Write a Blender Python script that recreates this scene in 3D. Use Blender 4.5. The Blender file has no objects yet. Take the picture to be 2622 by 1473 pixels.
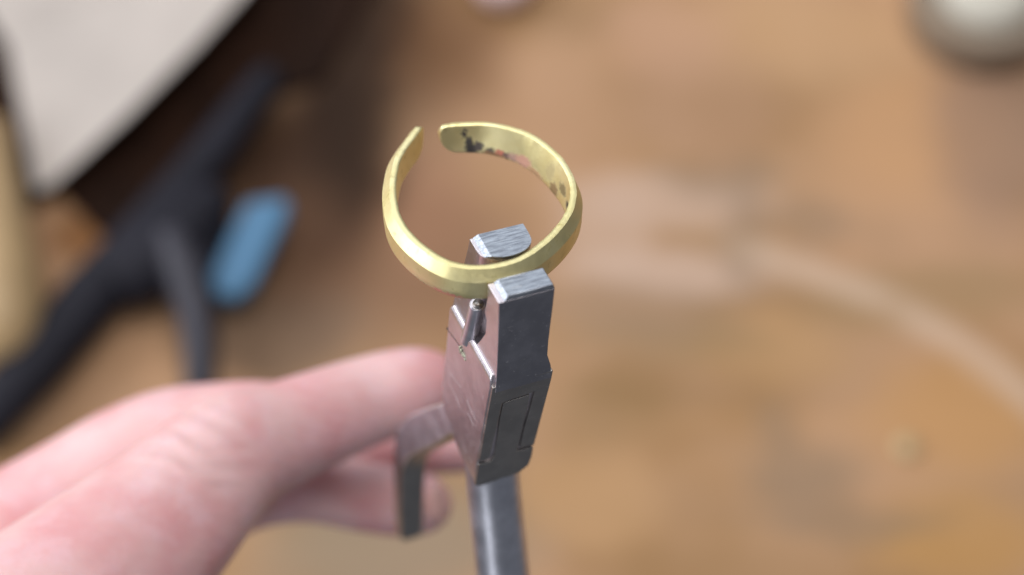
import bpy, bmesh, math, random
import numpy as np
from mathutils import Vector, Matrix
random.seed(5)
rng = np.random.default_rng(5)
SC = bpy.context.scene
COL = SC.collection
MM = 0.001

# ---------------------------------------------------------------- camera
PITCH = math.radians(60)
FPX, CX, CY = 4348.0, 1311.0, 736.5           # focal length and centre of the photograph in its own pixels
RIGHT = Vector((1, 0, 0))
FWD = Vector((0, math.cos(PITCH), -math.sin(PITCH)))
UPV = Vector((0, math.sin(PITCH), math.cos(PITCH)))
CAM = Vector((0, 0, 0.563))                   # bench top is z = 0
cd = bpy.data.cameras.new('camera')
cam = bpy.data.objects.new('camera', cd)
COL.objects.link(cam)
cam.matrix_world = Matrix.Translation(CAM) @ Matrix((RIGHT, UPV, -FWD)).transposed().to_4x4()
cd.sensor_width = 36
cd.lens = 36 * FPX / 2622
cd.clip_start = 0.01
cd.clip_end = 50
cd.dof.use_dof = True
cd.dof.focus_distance = 0.2115
cd.dof.aperture_fstop = cd.lens / 6.3         # 6.3 mm wide opening
SC.camera = cam

# ---------------------------------------------------------------- light and exposure
w = bpy.data.worlds.new('World')
SC.world = w
w.use_nodes = True
w.node_tree.nodes['Background'].inputs[0].default_value = (0.75, 0.80, 0.92, 1)
w.node_tree.nodes['Background'].inputs[1].default_value = 0.17
SC.view_settings.view_transform = 'Standard'
SC.view_settings.look = 'None'
SC.view_settings.exposure = 0.0
SC.view_settings.gamma = 1.0
SC.cycles.use_denoising = True
SC.cycles.max_bounces = 8
SC.cycles.sample_clamp_indirect = 4.0


def lamp(name, loc, target, sx, sy, watts, col):
    ld = bpy.data.lights.new(name, 'AREA')
    ld.shape = 'RECTANGLE'
    ld.size, ld.size_y = sx, sy
    ld.energy = watts
    ld.color = col
    o = bpy.data.objects.new(name, ld)
    COL.objects.link(o)
    o.location = loc
    o.rotation_euler = (Vector(target) - Vector(loc)).to_track_quat('-Z', 'Y').to_euler()
    o['kind'] = 'structure'
    return o


lamp('window_light', (-1.4, 0.55, 0.95), (0, 0.3, 0.3), 2.2, 1.3, 36, (0.92, 0.95, 1.0))
lamp('rear_window_light', (-0.2, 2.0, 1.25), (0, 0.3, 0.3), 1.3, 0.9, 8, (0.90, 0.95, 1.0))
lamp('ceiling_light', (0.12, 0.36, 1.95), (0.0, 0.3, 0.2), 1.3, 1.0, 24, (1.0, 0.98, 0.97))
lamp('rod_highlight_light', (-0.75, -1.25, 0.5), (0, 0.25, 0.35), 0.3, 0.8, 4, (0.92, 0.95, 1.0))  # lamp added for the streak on the front handle, no window known there


# ---------------------------------------------------------------- helpers
def lin(r, g, b):
    f = lambda v: (v / 255) / 12.92 if v / 255 <= 0.04045 else ((v / 255 + 0.055) / 1.055) ** 2.4
    return (f(r), f(g), f(b), 1.0)


def at(px, py, depth):
    """Place of a pixel of the photograph at a depth in mm along the view."""
    d = depth * MM
    return CAM + FWD * d + RIGHT * ((px - CX) / FPX * d) + UPV * (-(py - CY) / FPX * d)


def bench(px, py, z=0.0):
    """Place on the level z (metres above the bench) that shows at a pixel."""
    r = FWD + RIGHT * ((px - CX) / FPX) + UPV * (-(py - CY) / FPX)
    k = (z - CAM.z) / r.z
    return CAM + r * k


class NT:
    """Small wrapper for building node trees."""

    def __init__(s, name):
        s.m = bpy.data.materials.new(name)
        s.m.use_nodes = True
        s.t = s.m.node_tree
        s.b = s.t.nodes['Principled BSDF']

    def n(s, typ, **kw):
        nd = s.t.nodes.new(typ)
        for k, v in kw.items():
            setattr(nd, k, v)
        return nd

    def put(s, sock, v):
        if v is None:
            return
        if isinstance(v, bpy.types.NodeSocket):
            s.t.links.new(v, sock)
        else:
            sock.default_value = v

    def math(s, op, a, b=None, c=None, clamp=False):
        nd = s.n('ShaderNodeMath', operation=op, use_clamp=clamp)
        for i, v in enumerate((a, b, c)):
            if v is not None:
                s.put(nd.inputs[i], v)
        return nd.outputs[0]

    def vmath(s, op, a, b=None):
        nd = s.n('ShaderNodeVectorMath', operation=op)
        s.put(nd.inputs[0], a)
        if b is not None:
            s.put(nd.inputs[1], b)
        return nd.outputs['Value'] if op in ('LENGTH', 'DISTANCE', 'DOT_PRODUCT') else nd.outputs[0]

    def coord(s, scale=(1, 1, 1), rot=(0, 0, 0), src='Object', loc=(0, 0, 0)):
        tc = s.n('ShaderNodeTexCoord')
        mp = s.n('ShaderNodeMapping')
        mp.inputs['Scale'].default_value = scale
        mp.inputs['Rotation'].default_value = rot
        mp.inputs['Location'].default_value = loc
        s.t.links.new(tc.outputs[src], mp.inputs[0])
        return mp.outputs[0]

    def noise(s, vec, scale=5, detail=3, rough=0.5, dist=0.0, out=0):
        nd = s.n('ShaderNodeTexNoise')
        s.put(nd.inputs['Vector'], vec)
        nd.inputs['Scale'].default_value = scale
        nd.inputs['Detail'].default_value = detail
        nd.inputs['Roughness'].default_value = rough
        nd.inputs['Distortion'].default_value = dist
        return nd.outputs[out]

    def ramp(s, fac, stops, interp='LINEAR'):
        nd = s.n('ShaderNodeValToRGB')
        nd.color_ramp.interpolation = interp
        el = nd.color_ramp.elements
        while len(el) < len(stops):
            el.new(0.5)
        for e, (p, c) in zip(el, stops):
            e.position = p
            e.color = c if len(c) == 4 else (*c, 1)
        s.put(nd.inputs[0], fac)
        return nd.outputs[0]

    def step(s, v, lo, hi):
        nd = s.n('ShaderNodeMapRange', interpolation_type='SMOOTHSTEP')
        s.put(nd.inputs[0], v)
        nd.inputs[1].default_value = lo
        nd.inputs[2].default_value = hi
        return nd.outputs[0]

    def mix(s, fac, a, b, blend='MIX'):
        nd = s.n('ShaderNodeMix', data_type='RGBA', blend_type=blend)
        s.put(nd.inputs[0], fac)
        s.put(nd.inputs[6], a)
        s.put(nd.inputs[7], b)
        return nd.outputs[2]

    def bump(s, h, strength=0.3, dist=0.0001, prev=None):
        nd = s.n('ShaderNodeBump')
        nd.inputs['Strength'].default_value = strength
        nd.inputs['Distance'].default_value = dist
        s.put(nd.inputs['Height'], h)
        if prev is not None:
            s.put(nd.inputs['Normal'], prev)
        return nd.outputs[0]

    def set(s, **kw):
        for k, v in kw.items():
            s.put(s.b.inputs[k.replace('_', ' ')], v)
        return s.m


def simple(name, col, rough=0.6, metal=0.0, var=0.12, scale=60, spec=0.5):
    t = NT(name)
    n = t.noise(t.coord((1, 1, 1)), scale, 4, 0.6)
    k = t.step(n, 0.3, 0.7)
    c2 = tuple(min(1, v * (1 - var * 2)) for v in col[:3]) + (1,)
    return t.set(Base_Color=t.mix(k, c2, col), Roughness=rough, Metallic=metal, Specular_IOR_Level=spec)


def link(name, me, mat, parent=None, smooth=False, bevel=0.0, seg=2, angle=30):
    o = bpy.data.objects.new(name, me)
    COL.objects.link(o)
    if mat:
        me.materials.append(mat)
    if parent:
        o.parent = parent
    if smooth:
        for p in me.polygons:
            p.use_smooth = True
    if bevel:
        b = o.modifiers.new('bevel', 'BEVEL')
        b.width = bevel
        b.segments = seg
        b.limit_method = 'ANGLE'
        b.angle_limit = math.radians(angle)
        b.harden_normals = True
        for p in me.polygons:
            p.use_smooth = True
    return o


def to_mesh(name, bm):
    bmesh.ops.recalc_face_normals(bm, faces=bm.faces)
    me = bpy.data.meshes.new(name)
    bm.to_mesh(me)
    bm.free()
    return me


def thing(name, label, cat, loc=(0, 0, 0), group=None):
    o = bpy.data.objects.new(name, None)
    o.empty_display_size = 0.01
    COL.objects.link(o)
    o.location = loc
    tag(o, label, cat, group)
    return o


def tag(o, label, cat, group=None):
    o['label'] = label
    o['category'] = cat
    if group:
        o['group'] = group
    return o


def loft(sections, cap=True):
    """A closed skin through rings of points with the same count."""
    bm = bmesh.new()
    rows = [[bm.verts.new(p) for p in s] for s in sections]
    n = len(rows[0])
    for a, b in zip(rows, rows[1:]):
        for i in range(n):
            bm.faces.new((a[i], a[(i + 1) % n], b[(i + 1) % n], b[i]))
    if cap:
        bm.faces.new(rows[0])
        bm.faces.new(rows[-1])
    return bm


def cut(bm, co, no):
    """Slice off what lies on the side the normal points to, and close the cut."""
    geom = bm.verts[:] + bm.edges[:] + bm.faces[:]
    r = bmesh.ops.bisect_plane(bm, geom=geom, plane_co=co, plane_no=no, clear_outer=True, dist=1e-7)
    ed = [e for e in r['geom_cut'] if isinstance(e, bmesh.types.BMEdge)]
    bmesh.ops.contextual_create(bm, geom=ed)
    return bm


def catmull(P, n):
    P = np.array(P, float)
    seg = np.r_[0, np.cumsum(np.linalg.norm(np.diff(P, axis=0), axis=1))]
    Q = np.vstack([2 * P[0] - P[1], P, 2 * P[-1] - P[-2]])
    out = []
    for s in np.linspace(0, seg[-1], n):
        i = min(max(np.searchsorted(seg, s) - 1, 0), len(P) - 2)
        t = (s - seg[i]) / (seg[i + 1] - seg[i])
        p0, p1, p2, p3 = Q[i], Q[i + 1], Q[i + 2], Q[i + 3]
        out.append(0.5 * (2 * p1 + (p2 - p0) * t + (2 * p0 - 5 * p1 + 4 * p2 - p3) * t * t + (3 * p1 - p0 - 3 * p2 + p3) * t ** 3))
    return np.array(out)


# ---------------------------------------------------------------- the frame of the pliers (mm): w across the jaws, a from the tips to the handles, t from front jaw to rear jaw
c48, s48 = math.cos(math.radians(48)), math.sin(math.radians(48))
AX = (FWD * c48 - UPV * s48 - RIGHT * 0.02).normalized()
T0 = FWD * s48 + UPV * c48
T0 = (T0 - AX * T0.dot(AX)).normalized()
W0 = AX.cross(T0).normalized()
if W0.x < 0:
    W0 = -W0
PH = math.radians(22)
WX = W0 * math.cos(PH) + T0 * math.sin(PH)
TX = -W0 * math.sin(PH) + T0 * math.cos(PH)
ORG = at(1335, 700, 202)
FRAME = Matrix.Translation(ORG) @ Matrix((WX, AX, TX)).transposed().to_4x4()


def L(wv, t, a):
    return Vector((wv * MM, a * MM, t * MM))


# ---------------------------------------------------------------- materials of the foreground
def steel(name, base, rough, scratch=0.5, grain=(900, 60, 900), marks=0.0, bumpd=0.00004, lines=(), tone=0.0):
    t = NT(name)
    g = t.noise(t.coord(grain), 1.0, 4, 0.65)
    sp = t.noise(t.coord((2600, 2600, 2600)), 1.0, 2, 0.6)
    sc = t.noise(t.coord(tuple(v * 1.3 for v in grain), (0.5, 0.3, 0.25)), 1.0, 2, 0.5)
    line = t.step(sc, 0.70, 0.75)
    blot = t.noise(t.coord((330, 330, 330)), 1.0, 4, 0.6)
    r = t.math('MULTIPLY_ADD', g, 0.22, rough - 0.11)
    r = t.math('MULTIPLY_ADD', blot, 0.2, r)
    r = t.math('ADD', r, -0.10)
    col = t.mix(t.step(blot, 0.35, 0.7), tuple(v * 0.84 for v in base[:3]) + (1,), base)
    if tone:
        col = t.mix(t.math('MULTIPLY', t.step(g, 0.42, 0.6), tone), col, (0.16, 0.17, 0.20, 1))
    speck = t.step(sp, 0.71, 0.74)
    for (z0, y0), (z1, y1) in lines:      # single scratches on the side of the joint
        tc = t.coord((0, 1, 1))
        a, b = Vector((0, y0 * MM, z0 * MM)), Vector((0, y1 * MM, z1 * MM))
        d = (b - a)
        pa = t.vmath('SUBTRACT', tc, tuple(a))
        h = t.math('MULTIPLY', t.vmath('DOT_PRODUCT', pa, tuple(d)), 1 / d.length_squared, clamp=True)
        sn = t.n('ShaderNodeVectorMath', operation='SCALE')
        sn.inputs[0].default_value = tuple(d)
        t.put(sn.inputs['Scale'], h)
        dist = t.vmath('DISTANCE', pa, sn.outputs[0])
        line = t.math('MAXIMUM', line, t.step(dist, 0.00008, 0.00003))
    col = t.mix(t.math('MULTIPLY', line, scratch), col, (0.92, 0.90, 0.92, 1))
    col = t.mix(t.math('MULTIPLY', speck, marks), col, (0.95, 0.95, 0.97, 1))
    r = t.math('MULTIPLY_ADD', t.math('MAXIMUM', line, speck), 0.15, r)
    b = t.bump(g, 0.5, bumpd)
    b = t.bump(t.math('ADD', line, speck), 0.6, 0.00006, b)
    return t.set(Base_Color=col, Metallic=1.0, Roughness=r, Normal=b)


SCR = (((12.66, 25.44), (12.48, 28.49)), ((12.24, 26.54), (8.17, 25.39)), ((12.48, 28.71), (8.39, 29.34)), ((6.08, 25.83), (2.78, 26.33)), ((5.86, 27.75), (3.37, 27.88)), ((6.88, 35.8), (6.45, 36.49)), ((5.38, 35.85), (4.1, 35.88)))
M_SIDE = steel('brushed_steel', (0.66, 0.60, 0.63, 1), 0.36, 0.6, (900, 500, 4500), 0.6, 0.00003, SCR)
M_DARK = steel('dark_reflection_steel', (0.38, 0.37, 0.40, 1), 0.42, 0.2, (700, 3500, 500), 0.35, 0.00003)  # darker copy of the steel, dark reflections put into its base colour
M_JOINT = steel('brown_reflection_steel', (0.40, 0.375, 0.35, 1), 0.40, 0.25, (700, 3500, 500), 0.4, 0.00003)  # steel with a dark brown reflection put into its base colour
M_END = steel('filed_steel', (0.40, 0.43, 0.48, 1), 0.36, 0.7, (350, 3500, 4800), 0.3, 0.00006, (), 0.75)
M_ROD = steel('satin_steel', (0.72, 0.72, 0.78, 1), 0.38, 0.1, (2500, 2500, 2500), 0.1, 0.00002)
M_GAP = simple('black_oily_gap', (0.012, 0.011, 0.012, 1), 0.5)
M_CRUMB = simple('metal_filings', (0.55, 0.55, 0.42, 1), 0.45, 0.8)


def brass():
    t = NT('worn_brass')
    at_ = t.n('ShaderNodeAttribute', attribute_name='ringpos')
    pos = at_.outputs['Vector']
    sep = t.n('ShaderNodeSeparateXYZ')
    t.t.links.new(pos, sep.inputs[0])
    inner = sep.outputs[2]
    mp = t.n('ShaderNodeMapping')
    mp.inputs['Scale'].default_value = (1, 1, 0)
    t.t.links.new(pos, mp.inputs[0])
    flat = mp.outputs[0]
    wob = t.noise(flat, 2.6, 4, 0.7, 0, 1)
    warp = t.vmath('ADD', flat, t.vmath('MULTIPLY', t.vmath('SUBTRACT', wob, (0.5, 0.5, 0.5)), (2.0, 1.6, 0)))
    fine = t.noise(flat, 9, 3, 0.7)

    def blot(u, a, ru, ra, edge=0.35):
        d = t.vmath('LENGTH', t.vmath('DIVIDE', t.vmath('SUBTRACT', warp, (u, a, 0)), (ru, ra, 1)))
        d = t.math('ADD', d, t.math('MULTIPLY_ADD', fine, 1.7, -0.85))
        return t.math('MULTIPLY', t.step(d, 1.0 + edge * 0.5, 1.0 - edge * 0.5), inner)

    # colour of clean brass, slightly uneven
    big = t.noise(t.coord((160, 160, 160)), 1.0, 3, 0.6)
    col = t.mix(t.step(big, 0.3, 0.7), (0.83, 0.73, 0.37, 1), (0.90, 0.82, 0.48, 1))
    grain = t.noise(t.coord((700, 700, 700)), 1.0, 4, 0.7)
    col = t.mix(t.math('MULTIPLY', t.step(grain, 0.56, 0.70), 0.45), col, (0.52, 0.43, 0.14, 1))
    rough = t.math('MULTIPLY_ADD', grain, 0.25, 0.36)
    metal = None
    dirt = None
    for args, c in (((3.2, 1.5, 0.35, 0.7), (0.06, 0.05, 0.05, 1)), ((3.9, 2.9, 0.5, 0.9), (0.08, 0.07, 0.065, 1)),
                    ((4.3, 3.9, 1.0, 0.75), (0.05, 0.045, 0.045, 1)), ((5.2, 3.5, 0.7, 0.7), (0.13, 0.11, 0.10, 1)),
                    ((6.9, 3.9, 0.7, 0.45), (0.16, 0.13, 0.10, 1)), ((8.4, 3.9, 0.8, 0.5), (0.62, 0.22, 0.15, 1)),
                    ((9.5, 4.0, 0.7, 0.4), (0.20, 0.13, 0.11, 1)), ((10.6, 3.9, 0.9, 0.6), (0.48, 0.30, 0.24, 1)),
                    ((12.4, 3.8, 1.5, 0.8), (0.60, 0.33, 0.24, 1)), ((15.0, 4.2, 1.6, 0.4), (0.50, 0.30, 0.16, 1)), ((7.6, 4.3, 2.0, 0.25), (0.36, 0.20, 0.10, 1)), ((17.8, 2.5, 1.0, 1.2), (0.50, 0.41, 0.20, 1)),
                    ((19.8, 4.0, 1.2, 0.8), (0.28, 0.18, 0.08, 1)), ((22.0, 2.5, 1.3, 0.7), (0.24, 0.18, 0.08, 1)),
                    ((25.2, 3.0, 1.3, 0.6), (0.07, 0.05, 0.03, 1)), ((27.0, 3.6, 1.4, 0.5), (0.08, 0.06, 0.03, 1))):
        mk = blot(*args)
        col = t.mix(mk, col, c)
        dirt = mk if dirt is None else t.math('MAXIMUM', dirt, mk)
    # a coral residue on the lower outer edge at the front
    d = t.vmath('LENGTH', t.vmath('DIVIDE', t.vmath('SUBTRACT', warp, (48.2, 4.5, 0)), (2.2, 0.55, 1)))
    red = t.math('MULTIPLY', t.step(t.math('ADD', d, t.math('MULTIPLY_ADD', fine, 1.7, -0.85)), 1.1, 0.8), t.math('SUBTRACT', 1.0, inner))
    col = t.mix(red, col, (0.75, 0.27, 0.20, 1))
    dirt = t.math('MAXIMUM', dirt, red)
    metal = t.math('MULTIPLY_ADD', dirt, -0.85, 1.0)
    rough = t.math('MULTIPLY_ADD', dirt, 0.2, rough)
    # long brushing marks that follow the band
    st = t.n('ShaderNodeMapping')
    st.inputs['Scale'].default_value = (0.9, 9, 3)
    t.t.links.new(pos, st.inputs[0])
    brush = t.noise(st.outputs[0], 1.0, 4, 0.65)
    b = t.bump(brush, 0.35, 0.00006)
    b = t.bump(grain, 0.6, 0.00008, b)
    return t.set(Base_Color=col, Metallic=metal, Roughness=rough, Normal=b)


# ---------------------------------------------------------------- bench
def wood():
    t = NT('worn_bench_wood')
    co = t.coord((1, 1, 1))
    g = t.noise(t.coord((3, 26, 1), (0, 0, 0.5)), 1.0, 5, 0.6, 0.6)
    big = t.noise(co, 9, 3, 0.55)
    mid = t.noise(co, 18, 2, 0.5)
    col = t.mix(t.step(big, 0.36, 0.64), lin(148, 114, 78), lin(180, 141, 109))
    col = t.mix(t.math('MULTIPLY', t.step(mid, 0.35, 0.75), 0.35), col, lin(140, 114, 86))
    col = t.mix(t.math('MULTIPLY', t.step(g, 0.42, 0.75), 0.3), col, lin(192, 148, 106))
    wob = t.vmath('SUBTRACT', t.noise(co, 20, 3, 0.6, 0, 1), (0.5, 0.5, 0.5))
    warp = t.vmath('ADD', co, t.vmath('MULTIPLY', wob, (0.03, 0.03, 0)))

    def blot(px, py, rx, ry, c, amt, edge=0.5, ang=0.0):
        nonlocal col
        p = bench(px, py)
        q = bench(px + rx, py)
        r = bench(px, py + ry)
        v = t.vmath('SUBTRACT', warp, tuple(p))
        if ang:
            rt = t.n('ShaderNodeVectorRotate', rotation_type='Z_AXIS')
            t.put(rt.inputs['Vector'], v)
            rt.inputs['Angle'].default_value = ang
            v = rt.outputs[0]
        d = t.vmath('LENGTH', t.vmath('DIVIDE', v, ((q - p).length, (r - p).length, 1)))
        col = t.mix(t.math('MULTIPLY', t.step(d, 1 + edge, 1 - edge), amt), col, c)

    pale, grey, dark = lin(186, 158, 138), lin(132, 112, 92), lin(70, 46, 28)
    for b in ((2330, 330, 220, 150, lin(192, 146, 102), 0.5), (1450, 300, 170, 200, lin(178, 140, 110), 0.4), (2050, 90, 320, 120, lin(188, 150, 112), 0.6), (2450, 1060, 220, 150, lin(182, 136, 84), 0.6),
              (1500, 1270, 170, 130, lin(180, 142, 102), 0.6), (1950, 880, 220, 90, lin(176, 138, 96), 0.6), (1680, 880, 260, 60, lin(136, 112, 82), 0.5), (2480, 1380, 240, 120, lin(176, 132, 76), 0.6), (1560, 1060, 160, 90, lin(140, 112, 78), 0.5), (1700, 90, 160, 110, lin(186, 146, 118), 0.6),
              (1700, 515, 260, 70, pale, 0.75), (1720, 700, 280, 60, pale, 0.85), (1560, 610, 120, 90, pale, 0.6), (1900, 600, 70, 130, grey, 0.5),
              (1840, 450, 170, 60, grey, 0.5), (2080, 560, 120, 60, grey, 0.45), (1630, 800, 260, 70, grey, 0.4), (1640, 1010, 130, 80, lin(128, 98, 60), 0.45),
              (2060, 1210, 160, 90, grey, 0.6), (2200, 1330, 260, 40, grey, 0.5), (2560, 330, 160, 260, lin(138, 112, 96), 0.6),
              (1800, 250, 200, 160, lin(170, 134, 108), 0.5), (2350, 760, 300, 80, lin(140, 115, 80), 0.55), (820, 1150, 220, 190, lin(128, 110, 88), 0.5),
              (1000, 640, 330, 220, lin(124, 92, 72), 0.7), (700, 860, 230, 130, lin(108, 88, 72), 0.8), (1100, 520, 120, 160, lin(150, 110, 85), 0.5),
              (800, 500, 190, 260, lin(84, 58, 42), 0.85), (2000, 1080, 60, 60, grey, 0.4), (240, 620, 110, 70, lin(128, 82, 40), 0.8), (1000, 1390, 330, 170, lin(142, 126, 106), 0.75), (890, 330, 120, 230, lin(46, 31, 21), 0.97, 0.7), (960, 60, 230, 260, lin(44, 28, 18), 0.97, 0.75), (600, 400, 200, 170, lin(58, 38, 26), 0.9, 0.7), (1160, 120, 130, 160, lin(116, 80, 52), 0.5, 0.8)):  # the soft dark blots at upper left paint shade into the wood
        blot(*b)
    # pale worn arc, part of a circle on the wood
    a0, a1, a2 = (bench(*q) for q in ((1985, 660), (2341, 812), (2622, 1006)))
    m = np.array([[a1.x - a0.x, a1.y - a0.y], [a2.x - a1.x, a2.y - a1.y]])
    cc = np.linalg.solve(m, [0.5 * (a1.xy.dot(a1.xy) - a0.xy.dot(a0.xy)), 0.5 * (a2.xy.dot(a2.xy) - a1.xy.dot(a1.xy))])
    ctr = Vector((cc[0], cc[1], 0))
    rad = (a1 - ctr).length
    x0 = bench(1900, 650).x - ctr.x
    v = t.vmath('SUBTRACT', t.vmath('ADD', co, t.vmath('MULTIPLY', wob, (0.006, 0.006, 0))), tuple(ctr))
    sx = t.n('ShaderNodeSeparateXYZ')
    t.t.links.new(v, sx.inputs[0])
    d = t.math('ABSOLUTE', t.math('SUBTRACT', t.vmath('LENGTH', v), rad))
    arc = t.math('MULTIPLY', t.step(d, 0.0105, 0.001), t.math('MULTIPLY', t.step(sx.outputs[0], x0 - 0.03, x0 + 0.02), t.step(sx.outputs[1], 0, 0.02)))
    arc = t.math('MULTIPLY', arc, t.step(t.noise(co, 45, 3), 0.22, 0.5))
    col = t.mix(t.math('MULTIPLY', arc, 0.62), col, lin(196, 170, 148))
    b = t.bump(g, 0.25, 0.0006)
    return t.set(Base_Color=col, Roughness=0.65, Normal=b, Specular_IOR_Level=0.12)


bm = bmesh.new()
bmesh.ops.create_cube(bm, size=1)
for v in bm.verts:
    v.co = Vector((v.co.x * 1.8, v.co.y * 1.1 + 0.62, v.co.z * 0.04 - 0.02))
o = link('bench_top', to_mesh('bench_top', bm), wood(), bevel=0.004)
o['kind'] = 'structure'
o['label'] = 'worn brown wooden workbench top out of focus'


def slab(name, pix, z0, th, mat, bevel=0.001, parent=None, lift=None):
    """A flat piece with an outline given by points of the bench, from z0 up to z0 + th."""
    bm = bmesh.new()
    lo, hi = [], []
    for i, (x, y) in enumerate(pix):
        p = bench(x, y, z0 + th)
        dz = lift[i] if lift else 0
        lo.append(bm.verts.new((p.x, p.y, z0 + dz)))
        hi.append(bm.verts.new((p.x, p.y, z0 + th + dz)))
    n = len(pix)
    bm.faces.new(hi)
    bm.faces.new(lo[::-1])
    for i in range(n):
        bm.faces.new((lo[i], lo[(i + 1) % n], hi[(i + 1) % n], hi[i]))
    return link(name, to_mesh(name, bm), mat, parent, bevel=bevel)


def tube(name, pts, radii, mat, parent=None, n=20, flat=1.0):
    """A round bar through world points with a radius at each."""
    P = [Vector(p) for p in pts]
    secs = []
    for i, p in enumerate(P):
        d = (P[min(i + 1, len(P) - 1)] - P[max(i - 1, 0)]).normalized()
        s = d.cross(Vector((0, 0, 1)))
        s = s.normalized() if s.length > 1e-4 else Vector((1, 0, 0))
        u = s.cross(d).normalized()
        secs.append([p + s * (math.cos(k * 2 * math.pi / n) * radii[i]) + u * (math.sin(k * 2 * math.pi / n) * radii[i] * flat) for k in range(n)])
    return link(name, to_mesh(name, loft(secs)), mat, parent, smooth=True, bevel=min(radii) * 0.2, angle=50)


# ---------------------------------------------------------------- things on the bench
m_shade = simple('dark_brown_shade', lin(46, 27, 17), 0.8, 0, 0.25, 30, 0.12)  # dark sheet standing in for the shade on the bench by the paper
o = slab('shade_sheet', [(70, 540), (150, 490), (260, 600), (420, 500), (540, 370), (640, 250), (740, 230), (830, 200), (880, 100), (930, 0), (1000, -140), (900, -260), (300, -200), (-200, 100), (-160, 500)],
         0.0, 0.003, m_shade)
tag(o, 'dark brown sheet standing in for shade on the bench beneath the white paper', 'shade sheet')

m_paper = simple('white_paper', lin(182, 172, 164), 0.8, 0, 0.06, 25, 0.2)
bm = bmesh.new()
outl = [(20, 120), (90, 485), (125, 478), (320, 300), (500, 120), (660, -60), (700, -200), (-160, -160)]
rows = []
for z in (0.0, 0.0012):
    rows.append([])
    for i, (x, y) in enumerate(outl):
        zz = 0.012 + (0.012 if i in (3, 4, 5) else 0.0) + z
        p = bench(x, y, zz)
        rows[-1].append((p.x, p.y, zz))
bm = loft(rows)
bmesh.ops.triangulate(bm, faces=[f for f in bm.faces if len(f.verts) > 4])
o = link('paper_sheet', to_mesh('paper_sheet', bm), m_paper)
tag(o, 'white sheet of paper with a pointed corner at the top left', 'paper')

m_wood2 = simple('pale_varnished_wood', lin(186, 156, 114), 0.5, 0, 0.12, 14)
z = 0.018
pts = [bench(-60, 330, z), bench(-45, 480, z), bench(-30, 600, z), bench(-15, 720, z), bench(0, 830, z), bench(8, 890, z), bench(14, 925, z)]
o = tube('wooden_handle', pts, [0.012, 0.014, 0.0165, 0.0175, 0.0165, 0.013, 0.006], m_wood2)
tag(o, 'pale tan wooden tool handle at the left edge of the bench', 'tool handle')

m_black = simple('black_plastic', lin(34, 33, 41), 0.6, 0, 0.15, 40, 0.15)
m_black2 = simple('dark_grey_steel', lin(50, 48, 58), 0.5, 0.2, 0.15, 40)
m_blue = simple('blue_grip_rubber', lin(72, 118, 152), 0.55, 0, 0.06, 40)
base = bench(360, 700, 0)
cl = thing('bar_clamp', 'black bar clamp with a blue grip lying diagonally behind the hand', 'clamp', base)


def under(o, root):
    o.parent = root
    o.matrix_parent_inverse = Matrix.Translation(-root.location)
    return o


z = 0.014
under(tube('bar', [bench(700, 185, z), bench(670, 225, z), bench(600, 320, z), bench(500, 450, z), bench(380, 600, z), bench(228, 762, z), bench(90, 935, z), bench(-80, 1112, z)],
           [0.006, 0.0073, 0.0083, 0.0096, 0.0112, 0.012, 0.0112, 0.011], m_black, n=16, flat=0.8), cl)
under(tube('sliding_jaw', [bench(290, 730, 0.016), bench(400, 660, 0.016), bench(490, 580, 0.016), bench(560, 490, 0.016)], [0.012, 0.016, 0.0135, 0.008], m_black, n=16, flat=0.8), cl)
under(tube('handle', [bench(430, 610, 0.02), bench(476, 690, 0.02), bench(505, 800, 0.018), bench(512, 900, 0.016), bench(515, 1010, 0.014)], [0.009, 0.009, 0.0075, 0.0065, 0.006], m_black2, n=16), cl)
under(slab('blue_grip', [(628, 512), (735, 498), (742, 530), (650, 720), (600, 765), (545, 752), (532, 712), (590, 590)], 0.010, 0.008, m_blue, 0.0025), cl)
under(tube('backing', [bench(560, 520, 0.012), bench(556, 640, 0.012), bench(520, 740, 0.012)], [0.005, 0.006, 0.004], m_black, n=14), cl)


def lathe(name, ctr, prof, mat, parent=None, n=40):
    secs = [[Vector((ctr[0] + r * math.cos(k * 2 * math.pi / n), ctr[1] + r * math.sin(k * 2 * math.pi / n), ctr[2] + z)) for k in range(n)] for r, z in prof]
    o = link(name, to_mesh(name, loft(secs)), mat, smooth=True, bevel=0.0008, angle=40)
    return under(o, parent) if parent else o


m_jar = simple('dark_grey_rubber', lin(140, 124, 106), 0.6, 0, 0.1, 30)
m_white = simple('white_wax', lin(192, 186, 172), 0.6, 0, 0.04, 30)
p = bench(2518, 12, 0.01)
jar = thing('small_jar', 'small dark jar filled with white paste at the top right', 'jar', (p.x, p.y, 0))
lathe('body', (p.x, p.y, 0), [(0.022, 0.0), (0.029, 0.002), (0.031, 0.012), (0.030, 0.019), (0.0215, 0.019), (0.021, 0.012), (0.012, 0.011)], m_jar, jar)
lathe('filling', (p.x, p.y, 0), [(0.0200, 0.0125), (0.0205, 0.020), (0.018, 0.024), (0.010, 0.0265), (0.002, 0.027)], m_white, jar)

m_pink = simple('pale_pink_rubber', lin(208, 178, 172), 0.6, 0, 0.05, 30)
p = bench(1290, -42, 0.006)
o = lathe('eraser', (p.x, p.y, 0.003), [(0.008, 0.0), (0.0125, 0.002), (0.0135, 0.006), (0.012, 0.010), (0.005, 0.012)], m_pink)
tag(o, 'pale pink round eraser at the top edge of the bench', 'eraser')

p = bench(2322, 1142, 0.002)
o = lathe('wood_chip', (p.x, p.y, 0.0), [(0.0035, 0.0), (0.0045, 0.0008), (0.004, 0.0022), (0.0018, 0.003)], simple('pale_shaving', lin(192, 168, 126), 0.7), n=9)
tag(o, 'tiny pale wood chip alone on the brown bench', 'wood chip')

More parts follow.
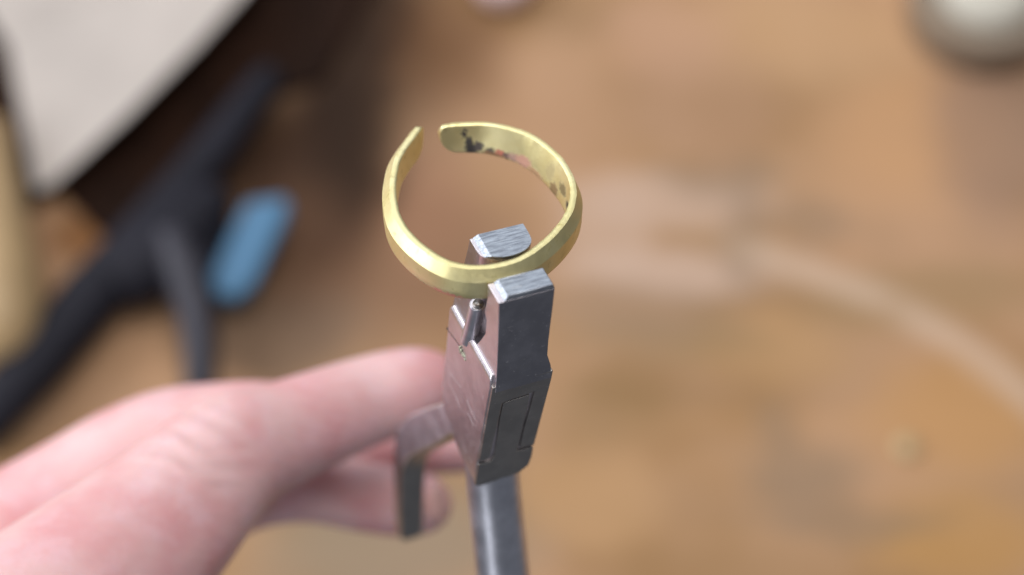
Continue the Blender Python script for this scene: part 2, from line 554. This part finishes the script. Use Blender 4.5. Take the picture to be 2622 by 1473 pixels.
# ---------------------------------------------------------------- ring
inner = [(1.0, 30.75), (2.8, 30.6), (4.36, 30.2), (6.47, 29.5), (8.23, 28.41), (9.68, 27.05), (11.01, 25.41), (11.97, 23.42), (12.53, 21.45), (12.91, 19.09),
         (12.83, 16.62), (12.42, 14.31), (11.65, 12.17), (10.35, 9.98), (8.82, 8.21), (7.0, 6.58), (4.88, 5.11), (2.53, 3.89), (0.66, 3.3), (-1.26, 3.12),
         (-3.16, 3.34), (-5.1, 4.03), (-6.61, 5.14), (-7.79, 6.82), (-8.68, 8.82), (-9.34, 11.03), (-9.72, 13.46), (-9.67, 16.04), (-9.18, 18.5),
         (-8.49, 20.94), (-7.52, 23.31), (-6.05, 26.18), (-4.31, 28.38), (-2.5, 30.25), (-1.3, 31.6), (-0.7, 32.45)]


def make_ring():
    N = 360
    P = catmull(inner, N)
    # finer stations at the two ends
    s = np.r_[0, np.cumsum(np.linalg.norm(np.diff(P, axis=0), axis=1))]
    Ltot = s[-1]
    e = 3.2 * (1 - np.cos(np.linspace(0, math.pi / 2, 26)))
    u = np.r_[e, np.linspace(3.2, Ltot - 3.2, 300)[1:-1], (Ltot - e)[::-1]]
    X = np.interp(u, s, P[:, 0])
    Y = np.interp(u, s, P[:, 1])
    ker = np.ones(9) / 9
    pad = lambda v: np.convolve(np.r_[2 * v[0] - v[4:0:-1], v, 2 * v[-1] - v[-2:-6:-1]], ker, 'valid')
    tx, ty = np.gradient(X, u, edge_order=1), np.gradient(Y, u)
    tx, ty = pad(tx), pad(ty)
    ln = np.hypot(tx, ty)
    nx, ny = -ty / ln, tx / ln
    # outward is away from the middle of the ring
    flip = np.sign((nx * (X - 1.5) + ny * (Y - 17)).sum())
    nx, ny = nx * flip, ny * flip
    quarter = lambda d, r: np.sqrt(np.clip(1 - (1 - np.clip(d / r, 0, 1)) ** 2, 0, 1))
    dist = np.minimum(u, Ltot - u)
    kb = quarter(dist, 2.6)
    kt = quarter(dist, np.where(u < Ltot / 2, 0.6, 1.1))
    kw = (0.62 + 0.38 * quarter(dist, 2.6)) * np.interp(u, [0, 20, 30], [0.86, 0.86, 1.0])
    jit = np.convolve(rng.normal(0, 1, len(u) + 4), np.ones(5) / 5, 'valid') * 0.05
    jit2 = np.convolve(rng.normal(0, 1, len(u) + 2), np.ones(3) / 3, 'valid') * 0.06
    mid = 1.7
    lean = np.interp(u, [0, 3, 8, 13, 19, 23, 27], [0.35, 0.45, 0.95, 1.3, 1.3, 0.75, 0.0])   # the band leans inward on this arm
    bm = bmesh.new()
    lay = []
    rows = []
    info = []
    for i in range(len(u)):
        at_, ab = mid - (mid - 0.28) * kt[i], mid + (4.55 - mid) * kb[i]
        H = ab - at_
        ac = at_ + H * 0.33
        k = kw[i]
        prof = [(0.0 + jit2[i] * 0.5, at_ + 0.02 * H, 0), (0, at_ + 0.05 * H, 1), (0, at_ + 0.3 * H, 1), (0, at_ + 0.5 * H, 1), (0, at_ + 0.7 * H, 1), (0, at_ + 0.88 * H, 1), (0.0, ab - 0.03 * H, 1),
                (0.10, ab, 0), (1.45, ab, 0), (1.72, ab - 0.05 * H, 0), (1.80, ab - 0.25 * H, 0), (1.80, ac, 0),
                (0.86 + jit[i] * 0.8, at_ + 0.01 * H, 0), (0.50, at_ - 0.004 * H + jit2[i] * 0.3, 0), (0.10 + jit2[i] * 0.7, at_ + jit[i] * 0.3, 0)]
        row = []
        for (of, av, inn) in prof:
            off = of * k - lean[i] * max(0.0, av - at_) / 4.3
            row.append(bm.verts.new(L(X[i] + nx[i] * off, Y[i] + ny[i] * off, av)))
            info.append((u[i], av, inn))
        rows.append(row)
    n = len(rows[0])
    for a, b in zip(rows, rows[1:]):
        for i in range(n):
            bm.faces.new((a[i], a[(i + 1) % n], b[(i + 1) % n], b[i]))
    bm.faces.new(rows[0])
    bm.faces.new(rows[-1])
    bm.verts.index_update()
    me = to_mesh('ring', bm)
    att = me.attributes.new('ringpos', 'FLOAT_VECTOR', 'POINT')
    att.data.foreach_set('vector', np.array(info, np.float32).ravel())
    for p in me.polygons:
        p.use_smooth = True
    o = link('ring', me, brass())
    sharp = me.attributes.new('sharp_edge', 'BOOLEAN', 'EDGE')
    crest = {0, 8, 11, 12}                    # corners of the section: inner rim, bottom, chamfer below and above
    for e, v in zip(me.edges, sharp.data):
        a, b = e.vertices
        v.value = abs(a - b) == n and a % n in crest
    o.matrix_world = FRAME
    return tag(o, 'open brass ring band gripped upright in the plier jaws, stained inside', 'ring')


make_ring()

# ---------------------------------------------------------------- pliers
pl = thing('pliers', 'small steel ring bending pliers held by the hand, jaws upward', 'pliers')
pl.matrix_world = FRAME
F0 = lambda a: -2.5 + 0.235 * (a - 16)        # front plane of the joint


def rects(rows):
    return loft([[L(w0, t0, a), L(w1, t0, a), L(w1, t1, a), L(w0, t1, a)] for a, w0, w1, t0, t1 in rows])


def fj(rows):
    return rects(rows)


# flat jaw at the front, its filed end a part of it
bm = fj([(1.45, -3.85, 3.35, -2.5, 1.15), (4, -3.85, 3.22, -2.5, 1.25), (6.6, -3.87, 3.05, -2.5, 2.0), (7.4, -3.87, 3.0, -2.5, 1.3), (10, -3.9, 2.85, -2.5, 1.6),
         (12.3, -3.92, 2.8, -2.5, 3.0), (14.2, -4.0, 3.3, -2.54, 4.2), (16.5, -4.1, 3.5, -2.52, 4.6)])
jaw = link('flat_jaw', to_mesh('flat_jaw', bm), M_SIDE, pl, bevel=0.00012)
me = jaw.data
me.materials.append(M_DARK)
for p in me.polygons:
    if p.normal.z < -0.8:  # front face gets the darker copy, as if mirroring dark surroundings
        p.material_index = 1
bm = rects([(0.95, -3.62, 3.25, -2.15, 1.05), (1.45, -3.85, 3.35, -2.5, 1.15)])
cut(bm, L(-2.55, 0, 0.95), Vector((-0.62, -0.78, 0.0)))
bmesh.ops.subdivide_edges(bm, edges=bm.edges, cuts=0)
link('jaw_end', to_mesh('jaw_end', bm), M_END, jaw, bevel=0.00009)


# half-round jaw at the back
def half_round(a, grow=0.0):
    tb = 8.5 + 0.29 * a
    tf = 6.3 + 0.19 * a
    ta = 3.42 + 0.12 * a + grow
    w0, w1 = 3.65, -3.3 - 0.06 * max(0.0, a - 3)
    pts = [L(w1, tb, a), L(3.7 - 0.02 * a, tb, a)]
    for k in range(13):
        th = math.pi * k / 12
        wv = (w0 + w1) / 2 + (w0 - w1) / 2 * math.cos(th)
        pts.append(L(wv, tf - (tf - ta) * math.sin(th) ** 0.85, a))
    return pts


bm = loft([half_round(a) for a in (0.5, 2.5, 5, 8, 11, 14, 17)])
rear = link('half_round_jaw', to_mesh('half_round_jaw', bm), M_SIDE, pl, bevel=0.00012)
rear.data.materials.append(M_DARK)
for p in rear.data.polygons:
    if p.normal.x < -0.93:  # left flank gets the darker copy as well
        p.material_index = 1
bm = loft([half_round(0.0), half_round(0.5)])
cut(bm, L(-2.2, 6, 0.0), Vector((-0.60, -0.80, 0.0)))
link('jaw_end', to_mesh('jaw_end', bm), M_END, rear, bevel=0.00009)

# joint block behind the front plates
bm = rects([(13.95, -4.15, 3.1, -1.6, 12.0), (14.65, -4.6, 3.5, -2.0, 12.4), (16, -4.6, 3.5, F0(16) + 0.5, 12.75), (19, -4.6, 3.5, F0(19) + 0.5, 13.2), (22.7, -4.6, 3.5, F0(22.7) + 0.5, 13.8), (27, -4.6, 3.5, F0(27) + 0.5, 14.7),
            (31.7, -4.6, 3.45, F0(31.7) + 0.5, 15.6), (34.6, -4.6, 3.4, F0(34.6) + 0.5, 15.7), (36.3, -4.55, 3.3, F0(36.3) + 0.5, 14.6), (38.4, -4.4, 3.0, F0(38.4) + 0.5, 12.0), (40, -4.2, 2.6, F0(40) + 0.6, 8.6)])
joint = link('joint_block', to_mesh('joint_block', bm), M_SIDE, pl, bevel=0.0003)


def plate(name, poly, proud, mat, parent, bevel=0.00010):
    bm = bmesh.new()
    top = [bm.verts.new(L(wv, F0(a) - proud, a)) for wv, a in poly]
    bot = [bm.verts.new(L(wv, F0(a) + 0.9, a)) for wv, a in poly]
    bm.faces.new(top)
    bm.faces.new(bot[::-1])
    n = len(poly)
    for i in range(n):
        bm.faces.new((top[i], top[(i + 1) % n], bot[(i + 1) % n], bot[i]))
    return link(name, to_mesh(name, bm), mat, parent, bevel=bevel)


plate('joint_cheek', [(-4.42, 15.5), (3.62, 15.2), (3.66, 17), (3.32, 32.9), (1.24, 32.5), (1.32, 26.5), (1.52, 22.9), (1.62, 19.0), (0.5, 19.3), (-1.75, 19.5), (-2.66, 19.8), (-2.72, 23.0), (-2.9, 27.4), (-3.02, 32.4), (-3.25, 33.2), (-4.5, 33.1)],
      -0.11, M_JOINT, pl)
plate('tongue', [(-1.7, 19.8), (0.5, 19.68), (1.06, 19.66), (1.12, 22.9), (1.08, 26.5), (0.98, 33.4), (3.34, 33.6), (3.42, 36.2), (3.2, 38.2), (2.1, 39.5), (0.3, 39.9), (-3.7, 40.1), (-4.38, 39.7), (-4.45, 34.1), (-2.7, 34.2), (-2.3, 32.9), (-2.44, 27.4), (-2.58, 23.0), (-2.55, 20.0)],
      -0.17, M_JOINT, pl)

# pin in the throat, with a rim
def local_tube(name, pts, radii, mat, parent, n=24, bevel=0.00008, sx=1.0):
    secs = []
    P = [np.array(p, float) for p in pts]
    for i, p in enumerate(P):
        d = P[min(i + 1, len(P) - 1)] - P[max(i - 1, 0)]
        d /= np.linalg.norm(d)
        s = np.array([1.0, 0, 0]) - d * d[0]
        s /= np.linalg.norm(s)
        q = np.cross(d, s)
        secs.append([L(*(p + s * math.cos(k * 2 * math.pi / n) * radii[i] * sx + q * math.sin(k * 2 * math.pi / n) * radii[i])) for k in range(n)])
    return link(name, to_mesh(name, loft(secs)), mat, parent, smooth=True, bevel=bevel, angle=40)


pin = local_tube('stop_pin', [(-4.05, 3.9, 7.0), (-4.05, 5.5, 12), (-4.05, 6.9, 15.9)], [1.0, 1.0, 1.05], M_ROD, pl, bevel=0.00022)
local_tube('pin_hole_shade', [(-3.95, 3.86, 6.93), (-3.95, 3.92, 7.2)], [0.72, 0.72], M_JOINT, pin, bevel=0)  # solid dark disc painted as the shade inside a hollow end
bm = loft([[L(-4.63, t - 0.06, a + 0.05), L(-4.2, t - 0.06, a + 0.05), L(-4.2, t + 0.06, a - 0.05), L(-4.63, t + 0.06, a - 0.05)] for t, a in ((13.5, 19.4), (9.14, 18.3), (8.1, 18.2))])
link('seam', to_mesh('seam', bm), M_GAP, joint)

# round front handle
local_tube('front_handle', [(-0.45, 7.0, 35), (-0.45, 6.95, 40), (-0.45, 6.2, 45), (-0.4, 5.0, 50), (-0.35, 3.7, 55), (-0.3, 2.4, 60), (-0.2, 0.8, 66), (-0.1, -1.2, 74), (0, -2.6, 82), (0, -3.6, 92)],
           [3.6, 3.75, 3.8, 3.85, 3.9, 3.9, 3.9, 3.8, 3.7, 3.4], M_ROD, pl, n=48)

# rear handle, a flat strap that leaves the joint and turns down
up = catmull([(14.0, 33.5), (17.8, 38.0), (21.8, 42.3), (30.0, 52.0), (34.8, 58.6), (37.4, 64.0), (38.7, 70.5), (39.2, 79), (39.2, 88)], 34)
lo = catmull([(9.0, 35.5), (12.9, 39.5), (17.6, 45.9), (25.2, 55.2), (31.0, 62.8), (33.8, 68.0), (35.0, 73), (35.6, 80), (36.0, 88)], 34)
secs = []
for i, ((t1, a1), (t0, a0)) in enumerate(zip(up, lo)):
    k = i / 33
    wl, wr = -4.5 - 0.25 * min(1, k * 5), -0.3 - 0.35 * k
    secs.append([L(wl, t0, a0), L(wr, t0, a0), L(wr, t1, a1), L(wl, t1, a1)])
for g, a in ((0.35, 88.9), (0.95, 89.6)):
    secs.append([L(-4.75 + g, 36.0 + g, a), L(-0.65 - g, 36.0 + g, a), L(-0.65 - g, 39.2 - g, a), L(-4.75 + g, 39.2 - g, a)])
rh = link('rear_handle', to_mesh('rear_handle', loft(secs)), M_ROD, pl, bevel=0.0011, seg=4, angle=50)
rh.data.materials.append(M_JOINT)
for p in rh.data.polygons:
    if p.normal.z < -0.3 or p.center.y > 0.067:  # front faces and lower run coloured darker, as if reflecting the dark
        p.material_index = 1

# filings caught in the notch of the joint
bm = bmesh.new()
for k in range(26):
    m = Matrix.Translation(L(-4.62 + random.uniform(-0.12, 0.05), 7.5 + random.uniform(-0.9, 0.8), 18.3 + random.uniform(-0.4, 0.6))) @ Matrix.Rotation(random.uniform(0, 6), 4, Vector((random.random(), random.random(), 1)).normalized()) @ Matrix.Diagonal((random.uniform(.00008, .00022), random.uniform(.00008, .00018), random.uniform(.0001, .0003), 1))
    bmesh.ops.create_icosphere(bm, subdivisions=1, radius=1, matrix=m)
o = link('metal_filings', to_mesh('metal_filings', bm), M_CRUMB, joint)
o['kind'] = 'stuff'


# ---------------------------------------------------------------- hand
def skin():
    t = NT('skin')
    co = t.coord((1, 1, 1))
    big = t.noise(co, 55, 3, 0.55)
    mid = t.noise(co, 160, 4, 0.6)
    col = t.mix(t.step(big, 0.38, 0.66), lin(217, 177, 176), lin(210, 153, 154))
    col = t.mix(t.math('MULTIPLY', t.step(mid, 0.48, 0.7), 0.45), col, lin(222, 186, 192))
    cr = t.noise(t.coord((260, 900, 260), (0.3, 0.2, 0.6)), 1.0, 4, 0.6)
    wr = t.noise(t.coord((120, 420, 120), (0.3, 0.2, 0.75)), 1.0, 3, 0.6)
    for p0, p1 in (((624, 1010, 262), (640, 1110, 260)), ((640, 1110, 260), (672, 1235, 262))):
        a, b_ = at(*p0), at(*p1)
        d = b_ - a
        pa = t.vmath('SUBTRACT', co, tuple(a))
        hh = t.math('MULTIPLY', t.vmath('DOT_PRODUCT', pa, tuple(d)), 1 / d.length_squared, clamp=True)
        sn = t.n('ShaderNodeVectorMath', operation='SCALE')
        sn.inputs[0].default_value = tuple(d)
        t.put(sn.inputs['Scale'], hh)
        crease = t.step(t.vmath('DISTANCE', pa, sn.outputs[0]), 0.0034, 0.0012)
        col = t.mix(t.math('MULTIPLY', crease, 0.22), col, lin(204, 122, 120))
    b = t.bump(cr, 0.22, 0.0005)
    b = t.bump(wr, 0.22, 0.001, b)
    # folds of skin over the thumb joint
    mk = t.step(t.vmath('DISTANCE', co, tuple(at(500, 1120, 252))), 0.012, 0.003)
    wv = t.n('ShaderNodeTexWave', wave_type='BANDS', bands_direction='X')
    dd = (RIGHT * 0.25 + UPV * 0.95).normalized()
    rot = dd.rotation_difference(Vector((1, 0, 0))).to_euler()
    tc = t.coord((1, 1, 1), tuple(rot))
    t.put(wv.inputs['Vector'], tc)
    wv.inputs['Scale'].default_value = 120
    wv.inputs['Distortion'].default_value = 5.0
    wv.inputs['Detail'].default_value = 2
    wv.inputs['Detail Scale'].default_value = 0.7
    b = t.bump(t.math('MULTIPLY', wv.outputs['Fac'], mk), 0.4, 0.0008, b)
    b = t.bump(t.noise(co, 1500, 2, 0.5), 0.3, 0.0002, b)
    return t.set(Base_Color=col, Roughness=0.48, Normal=b, Subsurface_Weight=0.35, Subsurface_Radius=(0.004, 0.0016, 0.001), Subsurface_Scale=0.6, Specular_IOR_Level=0.45)


person = thing('person', 'bare hand reaching in from the lower left, gripping the plier handle', 'person', at(330, 1330, 262))


def hand():
    bm = bmesh.new()

    def chain(pts, step=0.18):
        """pts: (px, py, depth mm, radius mm); a tapering limb of closely packed balls."""
        W = [(at(x, y, d), r * MM) for x, y, d, r in pts]
        P = catmull([(*p, r) for p, r in W], max(8, len(pts) * 9))
        for q in P:
            bmesh.ops.create_icosphere(bm, subdivisions=3, radius=q[3], matrix=Matrix.Translation(q[:3]))

    # thumb with its two joints
    chain([(1120, 985, 284, 4.9), (1085, 992, 284, 6.6), (1030, 1002, 283, 7.3), (930, 1030, 281, 7.6), (800, 1080, 276, 8.2), (690, 1125, 271, 8.9), (590, 1165, 266, 9.9), (490, 1260, 260, 11.0), (390, 1360, 255, 12.3), (210, 1520, 246, 14), (0, 1720, 238, 17)])
    chain([(300, 1560, 252, 13), (120, 1760, 246, 18)])
    chain([(610, 1232, 284, 7.6), (500, 1290, 286, 9.6), (380, 1420, 291, 9.5), (220, 1540, 292, 11)])  # hidden palm mass added to keep light off the curled finger
    # forefinger behind the thumb, bent at the knuckle and going down behind it
    chain([(-160, 1465, 292, 11.5), (30, 1368, 292, 11.2), (200, 1270, 292, 10.8), (330, 1188, 291, 10.3), (440, 1132, 291, 9.4), (560, 1100, 291, 8.2), (680, 1085, 290, 7.4), (770, 1100, 294, 7.2)])
    # palm joining them
    chain([(300, 1470, 284, 9), (170, 1570, 284, 12), (20, 1660, 279, 15), (-150, 1780, 270, 19)])
    # curled finger under the thumb, tip past the handle
    chain([(420, 1330, 292, 8), (560, 1290, 300, 7), (680, 1258, 303, 6.4), (800, 1252, 304, 6.2), (930, 1272, 303, 6.4), (1020, 1284, 301, 6.3), (1075, 1290, 299, 5.6), (1098, 1292, 298, 4.2)])
    # next finger behind
    chain([(560, 1230, 306, 7), (760, 1160, 312, 6.4), (950, 1145, 314, 6.0), (1100, 1140, 313, 5.6), (1190, 1142, 311, 5.0), (1215, 1144, 311, 3.9)])
    me = bpy.data.meshes.new('hand')
    bm.to_mesh(me)
    bm.free()
    o = bpy.data.objects.new('hand', me)
    COL.objects.link(o)
    r = o.modifiers.new('r', 'REMESH')
    r.mode = 'VOXEL'
    r.voxel_size = 0.00075
    s = o.modifiers.new('s', 'SMOOTH')
    s.factor = 0.5
    s.iterations = 14
    dg = bpy.context.evaluated_depsgraph_get()
    me2 = bpy.data.meshes.new_from_object(o.evaluated_get(dg))
    o.modifiers.clear()
    o.data = me2
    me2.name = 'hand'
    for p in me2.polygons:
        p.use_smooth = True
    me2.materials.clear()
    me2.materials.append(skin())
    under(o, person)
    return o


h = hand()
m_nail = simple('fingernail', lin(212, 168, 160), 0.25, 0, 0.05, 300)
bm = bmesh.new()
bmesh.ops.create_uvsphere(bm, u_segments=24, v_segments=16, radius=1)
c = at(1117, 1288, 293.95)
nd = (RIGHT * 0.62 - FWD * 0.78).normalized()
ax = (UPV * 0.97 - nd * (UPV.dot(nd) * 0.97)).normalized()
sd = nd.cross(ax)
m = Matrix.Translation(c) @ Matrix((sd * 0.0021, ax * 0.0033, nd * 0.0011)).transposed().to_4x4()
bmesh.ops.transform(bm, matrix=m, verts=bm.verts)
n = link('fingernail', to_mesh('fingernail', bm), m_nail, smooth=True)
n.parent = h
